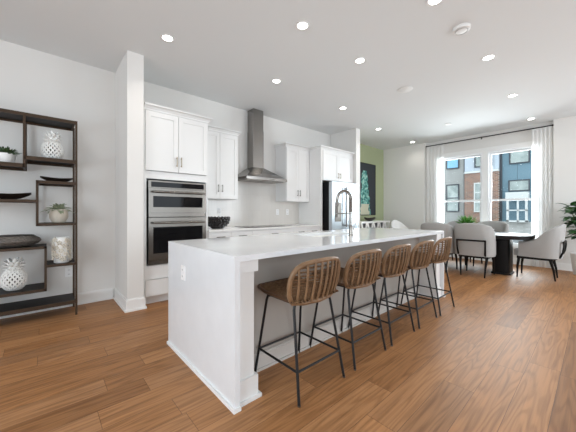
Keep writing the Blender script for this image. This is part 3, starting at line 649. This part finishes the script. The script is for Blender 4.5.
# ------------------------------------------------------------------ dining table and chairs
TX, TY = 6.65, 1.83
t = thing('dining_table', 'dark espresso dining table with slab pedestals in front of the window', 'table', (TX, TY, 0))
def rrect(hx, hy, r, n=8):
    return [(sx * (hx - r) + r * cos(a0 + k * pi / 2 / n), sy * (hy - r) + r * sin(a0 + k * pi / 2 / n)) for sx, sy, a0 in ((1, 1, 0), (-1, 1, pi / 2), (-1, -1, pi), (1, -1, 3 * pi / 2)) for k in range(n + 1)]
q = MB(); pr = [(0.46, 1.03, 0.36, 0.680), (0.502, 1.072, 0.40, 0.690), (0.505, 1.075, 0.40, 0.745), (0.50, 1.07, 0.40, 0.752)]
q.rings([[(x, y, z) for x, y in rrect(hx, hy, r)] for hx, hy, r, z in pr]); q.build('tabletop', M_tabletop, t)
for sy in (-0.61, 0.61):
    q = MB(); q.rings([[(x, y + sy, z) for x, y in rrect(0.20, 0.135, 0.06)] for z in (0.03, 0.680)]); pd = q.build('pedestal', M_ebony, t)
    q = MB(); q.rings([[(x, y + sy, z) for x, y in rrect(a, a - 0.065, 0.07)] for z, a in ((0, 0.218), (0.022, 0.218), (0.03, 0.212))]); q.build('pedestal_foot', M_ebony, pd)
def make_dchair(label):
    t = thing('dining_chair', label, 'chair', (0, 0, 0), 0, 'grey upholstered dining chairs with ebony frames')
    q = MB(); pts = []
    half = [(0.198, 0.205), (0.213, 0.10), (0.232, 0.0), (0.248, -0.08), (0.255, -0.15), (0.246, -0.205), (0.22, -0.245), (0.172, -0.268), (0.115, -0.279), (0.055, -0.284)]
    pts = half + [(0, -0.286)] + [(-x, y) for x, y in half[::-1]]
    rs = []
    for i, (x, y) in enumerate(pts):
        a = Vector(pts[max(0, i - 1)]); c = Vector(pts[min(len(pts) - 1, i + 1)]); d = (c - a).normalized(); nrm = Vector((d.y, -d.x))   # outward
        u = max(0, min(1, (0.05 - y) / 0.28)); u = u * u * (3 - 2 * u)
        zt = 0.655 + 0.265 * u + 0.055 * (1 - min(1, abs(x) / 0.26) ** 3) * (1 if y < -0.2 else 0)
        th = 0.062; zb = 0.385; lean = 0.06 * u
        def PT(off, z):
            p = Vector((x, y)) - nrm * (-0.0) + nrm * off; return (p.x * (1 - 0.06 * u * (zt - 0.6)), p.y - lean * (z - zb), z)
        rs.append([PT(-0.012, zb), PT(0.004, zb + 0.05), PT(0.006, zb + (zt - zb) * 0.55), PT(0.0, zt - 0.03), PT(-0.012, zt - 0.008), PT(-th / 2, zt), PT(-th + 0.012, zt - 0.008), PT(-th, zt - 0.03), PT(-th, zb + (zt - zb) * 0.5), PT(-th, zb)])
    q.rings(rs); q.build('shell', M_fabric, t, ang=70)
    MB().box(-0.165, -0.21, 0.385, 0.165, 0.295, 0.485).build('seat_cushion', M_fabric, t, bevel=0.028, seg=4)
    MB().box(-0.232, -0.235, 0.340, 0.232, 0.240, 0.383).build('seat_frame', M_ebony, t, bevel=0.008)
    for sx in (-1, 1):
        q = MB(); q.tube([(sx * 0.225, 0.235, 0), (sx * 0.220, 0.23, 0.20), (sx * 0.205, 0.212, 0.35)], [0.0115, 0.018, 0.024], 8); q.build('leg', M_ebony, t)
        q = MB(); q.tube([(sx * 0.185, -0.262, 0), (sx * 0.195, -0.242, 0.18), (sx * 0.205, -0.215, 0.30), (sx * 0.205, -0.20, 0.365)], [0.0115, 0.017, 0.022, 0.026], 8); q.build('leg', M_ebony, t)
        q = MB(); q.tube([(sx * 0.20, -0.18, 0.368), (sx * 0.20, -0.25, 0.372), (sx * 0.208, -0.320, 0.41), (sx * 0.216, -0.355, 0.50), (sx * 0.219, -0.368, 0.60), (sx * 0.22, -0.365, 0.665)], [0.018, 0.019, 0.017, 0.0145, 0.014, 0.014], 8); q.build('back_strut', M_ebony, t)
    q = MB(); q.tube([(-0.232, -0.365, 0.665), (0.232, -0.365, 0.665)], 0.0155, 8); q.build('back_bar', M_ebony, t)
    return t
RY = R(-90)
c0 = make_dchair('grey dining chair with its black framed back to the camera, in front of the pedestal'); c0.location = (6.11, 1.515, 0); c0.rotation_euler = (0, 0, RY)
dup(c0, (6.11, 2.14, 0), RY, 'grey dining chair just beyond the far end of the island')
dup(c0, (7.20, 1.56, 0), R(90), 'grey dining chair across the table, facing the camera by the window mullion')
dup(c0, (7.20, 2.16, 0), R(90), 'grey dining chair across the table behind the agave, mostly hidden')
dup(c0, (6.665, 0.735, 0), R(0), 'grey dining chair seen from the side at the end of the table')
# agave in dark bowl
t = thing('agave_plant', 'spiky green agave in a low dark bowl on the dining table', 'plant', (6.65, 1.83, 0.752))
MB().lathe([(0.075, 0), (0.08, 0.006), (0.05, 0.03), (0.055, 0.05), (0.12, 0.09), (0.155, 0.155), (0.145, 0.155), (0.11, 0.10), (0.0, 0.09)], seg=28).build('bowl', M_boat, t)
MB().lathe([(0.0, 0.125), (0.132, 0.13), (0.132, 0.136), (0.0, 0.142)], seg=20).build('soil', M_soil, t)
q = MB()
for k in range(40):
    a = k * 2.399; el = R(22 + 56 * (k / 40)); L = 0.23 + 0.05 * rnd.random()
    q.leaf((0.02 * cos(a), 0.02 * sin(a), 0.135), (cos(a) * cos(el), sin(a) * cos(el), sin(el)), L, 0.042, 0.06, n=5, fold=0.5)
q.build('leaves', M_agave, t, solid=0.004)
# white bird
t = thing('bird_figurine', 'small white bird figurine on the dining table behind the front chair', 'figurine', (6.95, 1.50, 0.752), R(70))
q = MB(); q.ball((0, 0, 0.03), 0.03, (1.9, 1, 1), 12, 8); q.ball((0.055, 0, 0.065), 0.017, (1.1, 1, 1), 10, 6); q.tube([(0.03, 0, 0.04), (0.053, 0, 0.063)], [0.02, 0.013], 8); q.tube([(0.07, 0, 0.065), (0.088, 0, 0.062)], [0.006, 0.001], 6); q.tube([(-0.04, 0, 0.035), (-0.10, 0, 0.07)], [0.016, 0.008], 8); q.build('body', M_porc, t)

# ------------------------------------------------------------------ curtains
def curtain(label, y0, y1, nf, seed):
    r_ = random.Random(seed); n = nf * 10; zz = [0.012, 0.5, 1.2, 2.0, 2.7, 2.945]; V = []
    t = thing('sheer_curtain', label, 'curtain', (7.885, (y0 + y1) / 2, 0), 0, 'white sheer curtains at the dining window')
    q = MB(); ph = [r_.uniform(-0.4, 0.4) for _ in range(nf + 1)]
    for z in zz:
        row = []
        for i in range(n + 1):
            u = i / n; k = u * nf; f_ = ph[int(k)] * (1 - k % 1) + ph[min(nf, int(k) + 1)] * (k % 1)
            amp = 0.013 + 0.006 * (1 - z / 3)
            row.append(q.v((amp * sin(2 * pi * k + f_), (u - 0.5) * (y1 - y0) * (1.0 + 0.03 * (1 - z / 3)), z)))
        V.append(row)
    for a, b in zip(V, V[1:]):
        for i in range(n): q.f([a[i], a[i + 1], b[i + 1], b[i]])
    q.build('fabric', M_sheer, t, ang=180)
    h = MB(); h.box(-0.012, -(y1 - y0) / 2, 2.925, 0.012, (y1 - y0) / 2, 2.955); h.build('heading', M_sheer, t)
curtain('white sheer curtain beside the left window pane', 2.68, 3.11, 5, 3)
curtain('white sheer curtain beside the right window, behind the head chair', 0.625, 0.945, 5, 5)
t = thing('curtain_rod', 'thin black curtain rod above the dining window', 'curtain rod', (7.885, 1.87, 2.972))
MB().tube([(0, -1.245, 0), (0, 1.245, 0)], 0.0125, 10).build('pole', M_black, t)
for y in (-1.255, 1.255): MB().ball((0, y, 0), 0.019, seg=10).build('finial', M_black, t)
for y in (-0.95, 0.0, 0.95):
    q = MB(); q.tube([(0, y, 0), (0.079, y, 0)], 0.007, 8); q.box(0.073, y - 0.012, -0.03, 0.0795, y + 0.012, 0.03); q.build('bracket', M_black, t)

# ------------------------------------------------------------------ ceiling fixtures
LL = [(1.022, 3.13, 'above the white pillar'), (2.541, 3.104, 'above the hood side of the island'), (4.11, 3.10, 'near the fridge wall'), (5.759, 3.341, 'above the green wall nook, nearer the fridge'),
      (7.519, 3.346, 'near the far corner by the green wall'), (1.983, 2.003, 'largest, over the near half of the island'), (2.981, 1.985, 'over the middle of the island'),
      (2.634, 0.97, 'cut by the top edge of the photo'), (4.106, 0.893, 'over the walkway beyond the smoke detector'), (5.739, 0.923, 'between the walkway and the dining table'), (7.456, 0.902, 'just in front of the curtain rod end')]
for x, y, w in LL:
    t = thing('recessed_light', 'round recessed ceiling light ' + w, 'ceiling light', (x, y, H), 0, 'recessed ceiling lights')
    MB().lathe([(0.050, -0.0005), (0.072, -0.0005), (0.070, -0.007), (0.052, -0.005)], seg=28, cap=False).build('trim_ring', M_canoff, t)
    MB().lathe([(0.0, -0.003), (0.051, -0.003), (0.051, -0.0008), (0.0, -0.0008)], seg=28, cap=False).build('lens', M_can, t)
    l = bpy.data.lights.new('lamp', 'AREA'); l.shape = 'DISK'; l.size = 0.12; l.energy = LAMP_W * (0.35 if x > 7 else 1.0); l.color = (1.0, 0.95, 0.87); l.spread = R(125)
    o = bpy.data.objects.new('lamp', l); COL.objects.link(o); o.parent = t; o.location = (0, 0, -0.012)
t = thing('smoke_detector', 'white round smoke detector on the ceiling', 'smoke detector', (3.239, 0.935, H))
MB().lathe([(0.0, -0.0005), (0.082, -0.0005), (0.082, -0.012), (0.074, -0.028), (0.05, -0.036), (0.0, -0.038)], seg=32, cap=False).build('housing', M_canoff, t)
MB().tube([(0.056 * cos(a * pi / 12), 0.056 * sin(a * pi / 12), -0.0355) for a in range(24)], 0.003, 5, True).build('vent_ring', mat('vent_grey', (0.4, 0.4, 0.4), 0.6), t)
t = thing('ceiling_speaker', 'flat round white speaker cover on the ceiling over the island', 'speaker', (4.21, 1.99, H))
MB().lathe([(0.0, -0.0005), (0.11, -0.0005), (0.11, -0.006), (0.10, -0.010), (0.0, -0.010)], seg=32, cap=False).build('grille', M_canoff, t)
MB().tube([(0.104 * cos(a * pi / 14), 0.104 * sin(a * pi / 14), -0.0085) for a in range(28)], 0.003, 5, True).build('rim', M_trim, t)
t = thing('sprinkler_cover', 'small white disc on the ceiling above the dining table', 'sprinkler', (6.555, 2.15, H))
MB().lathe([(0.0, -0.0005), (0.06, -0.0005), (0.06, -0.012), (0.0, -0.014)], seg=24, cap=False).build('cover', M_canoff, t)

# ------------------------------------------------------------------ bookcase and what stands on it
FY, BY_ = 3.975, 4.325; XR, XL = 0.300, -1.02; oo = (-0.36, 4.15, 0)
t = thing('etagere', 'dark wood and bronze open etagere with stepped shelves against the wall', 'shelving unit', oo)
pw = 0.020
def post(x, z0, z1, y): MB(oo).box(x - pw / 2, y - pw / 2, z0, x + pw / 2, y + pw / 2, z1).build('post', M_bronze, t, bevel=0.0015, seg=1)
for x in (XR - pw / 2, XL + pw / 2):
    for y in (FY, BY_): post(x, 0, 2.215, y)
def board(x0, x1, zt, th, nm='shelf'):
    b = MB(oo).box(x0, FY + 0.006, zt - 0.012, x1, BY_ - 0.006, zt).build(nm, M_shelftop, t)
    q = MB(oo); q.box(x0, FY - pw / 2, zt - th, x1, FY + 0.006, zt).box(x0, BY_ - 0.006, zt - th, x1, BY_ + pw / 2, zt)
    q.box(x0, FY + 0.006, zt - th, x0 + 0.014, BY_ - 0.006, zt - 0.012).box(x1 - 0.014, FY + 0.006, zt - th, x1, BY_ - 0.006, zt - 0.012)
    q.build('edge_rail', M_bronze, b)
xi = XR - pw
def lid(zt, th): board(XL + pw, xi, zt, th)
lid(2.213, 0.034)
board(-0.140, xi, 1.765, 0.040); board(XL + pw, -0.140, 1.680, 0.040)
for y in (FY, BY_): post(-0.142, 1.640, 2.180, y)
board(-0.043, xi, 1.515, 0.032); board(-0.043, xi, 1.052, 0.028)
for y in (FY, BY_): post(-0.043, 1.024, 1.515, y)
board(XL + pw, -0.053, 1.306, 0.027)
board(XL + pw, 0.034, 0.803, 0.027); board(XL + pw, 0.034, 0.345, 0.028)
for y in (FY, BY_): post(0.026, 0.317, 0.803, y)
board(0.036, xi, 0.600, 0.028)
lid(0.170, 0.040)
def pineapple(label, loc, s_, rz):
    t = thing('pineapple_ornament', label, 'ornament', loc, rz, 'white ceramic pineapples'); t.scale = (1, 1, 1)
    rad, hh = 0.098 * s_, 0.112 * s_; nr, n = 11, 16; q = MB(); grid = []
    for i in range(nr + 1):
        ph = 0.34 + (pi - 0.62) * i / nr; r = rad * sin(ph) ** 0.85; z = hh - hh * cos(ph) * 1.0
        grid.append([q.v((r * cos((k + 0.5 * (i % 2)) * 2 * pi / n), r * sin((k + 0.5 * (i % 2)) * 2 * pi / n), z - hh + hh * cos(0.34))) for k in range(n)])
    pits = []
    for i in range(1, nr):
        for k in range(n):
            ka = k if i % 2 else k - 1
            f = q.f([grid[i - 1][(ka + (1 if i % 2 else 1)) % n] if i % 2 else grid[i - 1][k % n] if False else grid[i - 1][(k + 1) % n] if i % 2 else grid[i - 1][k], grid[i][k], grid[i + 1][(k + 1) % n] if i % 2 else grid[i + 1][k], grid[i][(k + 1) % n]] if False else
                    [grid[i][k], grid[i - 1][(k + 1) % n if i % 2 else k], grid[i][(k + 1) % n], grid[i + 1][(k + 1) % n if i % 2 else k]] if i % 2 else
                    [grid[i][k], grid[i - 1][k], grid[i][(k + 1) % n], grid[i + 1][k]])
            if f: pits.append(f)
    q.f(grid[0][::-1]); q.f(grid[nr])
    for row, nxt in ((0, 1), (nr, nr - 1)):
        for k in range(n):
            kk = (k + 1) % n
            q.f([grid[row][k], grid[row][kk], grid[nxt][k if row % 2 == 0 else kk]])
    q.bm.normal_update()
    bmesh.ops.recalc_face_normals(q.bm, faces=q.bm.faces)
    res = bmesh.ops.inset_individual(q.bm, faces=pits, thickness=0.0088 * s_, depth=0.005 * s_)
    res = bmesh.ops.inset_individual(q.bm, faces=pits, thickness=0.0030 * s_, depth=-0.009 * s_)
    for f in pits: f.material_index = 1
    q.build('fruit', [M_porc, M_pit], t, smooth=False)
    z0 = hh * (cos(0.34) - cos(pi - 0.28)) - 0.004; q = MB()
    q.lathe([(0.035 * s_, z0 - 0.004), (0.046 * s_, z0 + 0.02), (0.03 * s_, z0 + 0.05), (0.012 * s_, z0 + 0.06)], seg=12)
    for ring, (m_, el, L) in enumerate(((9, 30, 0.055), (9, 52, 0.085), (8, 66, 0.115), (5, 80, 0.135))):
        for k in range(m_):
            a = (k + 0.5 * ring) * 2 * pi / m_; e = R(el)
            q.leaf((0.034 * s_ * cos(a), 0.034 * s_ * sin(a), z0 + 0.01 * ring), (cos(a) * cos(e), sin(a) * cos(e), sin(e)), L * s_, 0.038 * s_, 0.35, n=6, fold=0.3)
    q.build('crown', M_porc, t, solid=0.007)
pineapple('white ceramic pineapple on the high shelf near the top right', (0.085, 4.12, 1.765), 1.0, 0.2)
pineapple('white ceramic pineapple on the low shelf beneath the woven oval basket', (-0.225, 4.13, 0.345), 1.06, 0.5)
def boat(label, loc, L, w, h, rz):
    t = thing('boat_bowl', label, 'bowl', loc, rz, 'dark boat shaped bowls'); q = MB(); n = 18; rs = []
    for i in range(n + 1):
        u = -1 + 2 * i / n; hw = w / 2 * max(0.06, (1 - u * u) ** 0.75); zb = 0.0 + h * 0.72 * abs(u) ** 2.6; zt = h * (0.72 + 0.28 * u * u); th = 0.006; x = u * L / 2
        rs.append([(x, -hw, zt), (x, -hw * 0.62, zb + (zt - zb) * 0.3), (x, 0, zb), (x, hw * 0.62, zb + (zt - zb) * 0.3), (x, hw, zt), (x, max(hw - th, 0.0005), zt + 0.001), (x, max(hw * 0.6 - th, 0.0003), zb + (zt - zb) * 0.32 + th * 0.6), (x, 0, zb + th), (x, -max(hw * 0.6 - th, 0.0003), zb + (zt - zb) * 0.32 + th * 0.6), (x, -max(hw - th, 0.0005), zt + 0.001)])
    q.rings(rs); q.build('bowl', M_boat, t, ang=60)
boat('dark boat shaped bowl on the box shelf above the potted plant', (0.125, 4.13, 1.515), 0.29, 0.13, 0.062, 0.05)
boat('dark boat shaped bowl on the middle shelf above the oval basket', (-0.29, 4.13, 1.306), 0.40, 0.16, 0.082, 0.0)
t = thing('potted_succulent', 'small dark green succulent in a white bowl on the upper shelf', 'plant', (-0.29, 4.12, 1.680))
MB().lathe([(0.04, 0), (0.055, 0.004), (0.078, 0.05), (0.080, 0.105), (0.073, 0.105), (0.07, 0.09), (0.0, 0.088)], seg=28).build('bowl', M_porc, t)
q = MB()
for k in range(70):
    a = k * 2.4; e = R(12 + 75 * rnd.random()); r0 = 0.05 * rnd.random()
    q.leaf((r0 * cos(a), r0 * sin(a), 0.088), (cos(a) * cos(e), sin(a) * cos(e), sin(e)), 0.07 + 0.05 * rnd.random(), 0.028, 0.15, n=3, fold=0.3)
q.build('leaves', M_gleaf, t, solid=0.003)
t = thing('potted_plant', 'sage green plant in a round stone pot inside the box shelf', 'plant', (0.140, 4.12, 1.052))
MB().lathe([(0.045, 0), (0.06, 0.004), (0.087, 0.06), (0.088, 0.10), (0.075, 0.155), (0.068, 0.155), (0.078, 0.10), (0.05, 0.09)], seg=28).build('pot', M_pot, t)
MB().lathe([(0.0, 0.13), (0.07, 0.135), (0.07, 0.14), (0.0, 0.148)], seg=20).build('soil', M_soil, t)
q = MB()
for k in range(46):
    a = k * 2.4; e = R(5 + 70 * rnd.random()); L = 0.10 + 0.06 * rnd.random(); r0 = 0.03 * rnd.random()
    q.leaf((r0 * cos(a), r0 * sin(a), 0.14), (cos(a) * cos(e), 0.85 * sin(a) * cos(e), sin(e)), L, 0.042, 0.40, n=4, fold=0.25)
q.build('leaves', M_sleaf, t, solid=0.003)
t = thing('oval_basket', 'long low charcoal woven oval vessel on the shelf over the lower pineapple', 'basket', (-0.27, 4.13, 0.803))
q = MB(); q.lathe([(0.05, 0.0), (0.16, 0.003), (0.235, 0.03), (0.262, 0.062), (0.25, 0.09), (0.205, 0.118), (0.185, 0.116), (0.225, 0.088), (0.235, 0.062), (0.2, 0.03), (0.03, 0.012)], seg=40, sx=1.0, sy=0.56); q.build('body', M_basket, t)
q = MB(); q.tube([(0.20 * cos(a * pi / 20), 0.112 * sin(a * pi / 20), 0.119) for a in range(40)], 0.006, 6, True); q.build('rim', M_boat, t)
t = thing('flower_vase', 'white cylinder vase covered in raised flowers on the right shelf', 'vase', (0.165, 4.10, 0.600))
MB().lathe([(0.068, 0), (0.070, 0.003), (0.070, 0.285), (0.066, 0.288), (0.060, 0.285), (0.060, 0.02), (0.0, 0.018)], seg=32).build('body', M_porc, t)
q = MB()
for k in range(34):
    a = k * 2.39996; z = 0.03 + 0.235 * (k + 0.5) / 34; nx, ny = cos(a), sin(a); ctr = Vector((nx * 0.076, ny * 0.076, z)); tx = Vector((-ny, nx, 0)); r_ = 0.024 + 0.008 * ((k * 7) % 5) / 5
    for p_ in range(5):
        b_ = p_ * 2 * pi / 5 + k; q.ball(ctr + tx * cos(b_) * r_ * 0.7 + Vector((0, 0, sin(b_) * r_ * 0.7)) + Vector((nx, ny, 0)) * 0.004 * (p_ % 2), r_ * 0.42, (1, 1, 1), 7, 5)
    q.ball(ctr + Vector((nx, ny, 0)) * 0.008, r_ * 0.22, seg=6, rg=4)
q.build('flowers', M_vase, t)

# ------------------------------------------------------------------ nook by the green wall
t = thing('wall_art', 'tall dark canvas with a teal abstract shape on the green wall', 'painting', (6.80, 4.39, 1.82))
MB().box(-0.52, -0.035, -0.72, 0.52, -0.001, 0.72).build('canvas', M_art, t)
q = MB(); q.box(-0.535, -0.042, -0.735, -0.52, -0.001, 0.735).box(0.52, -0.042, -0.735, 0.535, -0.001, 0.735).box(-0.52, -0.042, 0.72, 0.52, -0.001, 0.735).box(-0.52, -0.042, -0.735, 0.52, -0.001, -0.72); q.build('frame', M_blackplastic, t)
t = thing('console_table', 'white console with crossed front panels under the dark painting', 'console', (6.75, 4.17, 0))
cw = 0.72
MB().box(-cw, -0.20, 0.885, cw, 0.20, 0.925).build('top', M_bulk, t, bevel=0.004)
MB().box(-cw, -0.20, 0.0, cw, 0.20, 0.06).build('plinth', M_bulk, t)
MB().box(-cw + 0.02, 0.0, 0.06, cw - 0.02, 0.19, 0.885).build('body', mat('console_grey', (0.10, 0.10, 0.11), 0.5), t)
q = MB(); n = 5; w = 2 * cw / n
for k in range(n):
    a = -cw + k * w
    for z0, z1 in ((0.06, 0.885),):
        for s_ in (0, 1):
            xa, xb = (a, a + w) if s_ else (a + w, a); d = 0.045
            q.hexa([(min(xa, xa + 0) - 0.0, -0.195, z0), (xa + d, -0.195, z0), (xa + d, -0.165, z0), (xa, -0.165, z0)], [(xb - (0 if not s_ else d), -0.195, z1), (xb + (d if not s_ else 0), -0.195, z1), (xb + (d if not s_ else 0), -0.165, z1), (xb - (0 if not s_ else d), -0.165, z1)])
q.build('cross_bars', M_bulk, t)
boat('shallow dark bowl on the white console under the painting', (6.66, 4.12, 0.925), 0.52, 0.24, 0.11, 0.0)
t = thing('accent_chair', 'white rounded shell chair near the green wall corner', 'chair', (7.42, 3.62, 0), R(150))
q = MB(); rs = []
for k in range(19):
    a = R(-120 + 240 * k / 18); u = 1 - abs(k - 9) / 9; u = u * u * (3 - 2 * u); zt = 0.66 + 0.29 * u; x, y = 0.25 * sin(a), -0.25 * cos(a); nn = Vector((sin(a), -cos(a)))
    def PT(off, z): return (x + nn.x * off * 1, y + nn.y * off - 0.12 * u * (z - 0.42), z)
    rs.append([PT(0.0, 0.42), PT(0.02, (0.42 + zt) / 2), PT(0.005, zt - 0.02), PT(-0.015, zt), PT(-0.035, zt - 0.02), PT(-0.03, 0.42)])
q.rings(rs); q.build('shell', M_bulk, t, ang=70)
MB().lathe([(0.05, 0.40), (0.23, 0.41), (0.25, 0.45), (0.22, 0.475), (0.0, 0.48)], seg=28).build('seat', M_bulk, t)
for sx in (-1, 1):
    for sy in (-1, 1): MB().tube([(sx * 0.2, sy * 0.2, 0), (sx * 0.13, sy * 0.13, 0.41)], [0.01, 0.016], 8).build('leg', M_ebony, t)
# fig plant at right
t = thing('fig_plant', 'tall leafy green plant in a white pot at the right edge', 'plant', (7.50, 0.16, 0))
MB().lathe([(0.13, 0), (0.145, 0.006), (0.185, 0.36), (0.188, 0.40), (0.172, 0.40), (0.165, 0.36), (0.0, 0.35)], seg=36).build('pot', mat('glazed_pot', (0.70, 0.69, 0.67), 0.4), t)
MB().lathe([(0.0, 0.355), (0.165, 0.358), (0.165, 0.364), (0.0, 0.372)], seg=24).build('soil', M_soil, t)
trunks = []
for k in range(4):
    a = k * 1.7 + 0.4; dx, dy = cos(a), sin(a); pts = [(0.03 * dx, 0.03 * dy, 0.35), (0.07 * dx, 0.07 * dy, 0.68), (0.14 * dx, 0.14 * dy, 1.0), (0.20 * dx, 0.20 * dy, 1.32 - 0.05 * k)]
    trunks.append(pts); MB().tube(pts, [0.012, 0.011, 0.009, 0.006], 8).build('stem', M_stem, t)
q = MB()
for pts in trunks:
    for k in range(32):
        u = 0.34 + 0.66 * k / 31; i = min(2, int(u * 3)); f_ = u * 3 - i; p0 = Vector(pts[i]).lerp(Vector(pts[i + 1]), f_); a = k * 2.4 + pts[1][0] * 40; e = R(rnd.uniform(-10, 45))
        d = Vector((cos(a) * cos(e), sin(a) * cos(e), sin(e)))
        if p0.x + 7.52 + d.x * 0.28 > 7.80: d.x = -abs(d.x)
        q.leaf(p0 + d * 0.03, d, rnd.uniform(0.18, 0.27), rnd.uniform(0.11, 0.15), 0.35, n=5, fold=0.18, tip=0.8)
q.build('leaves', M_fig, t, solid=0.002)
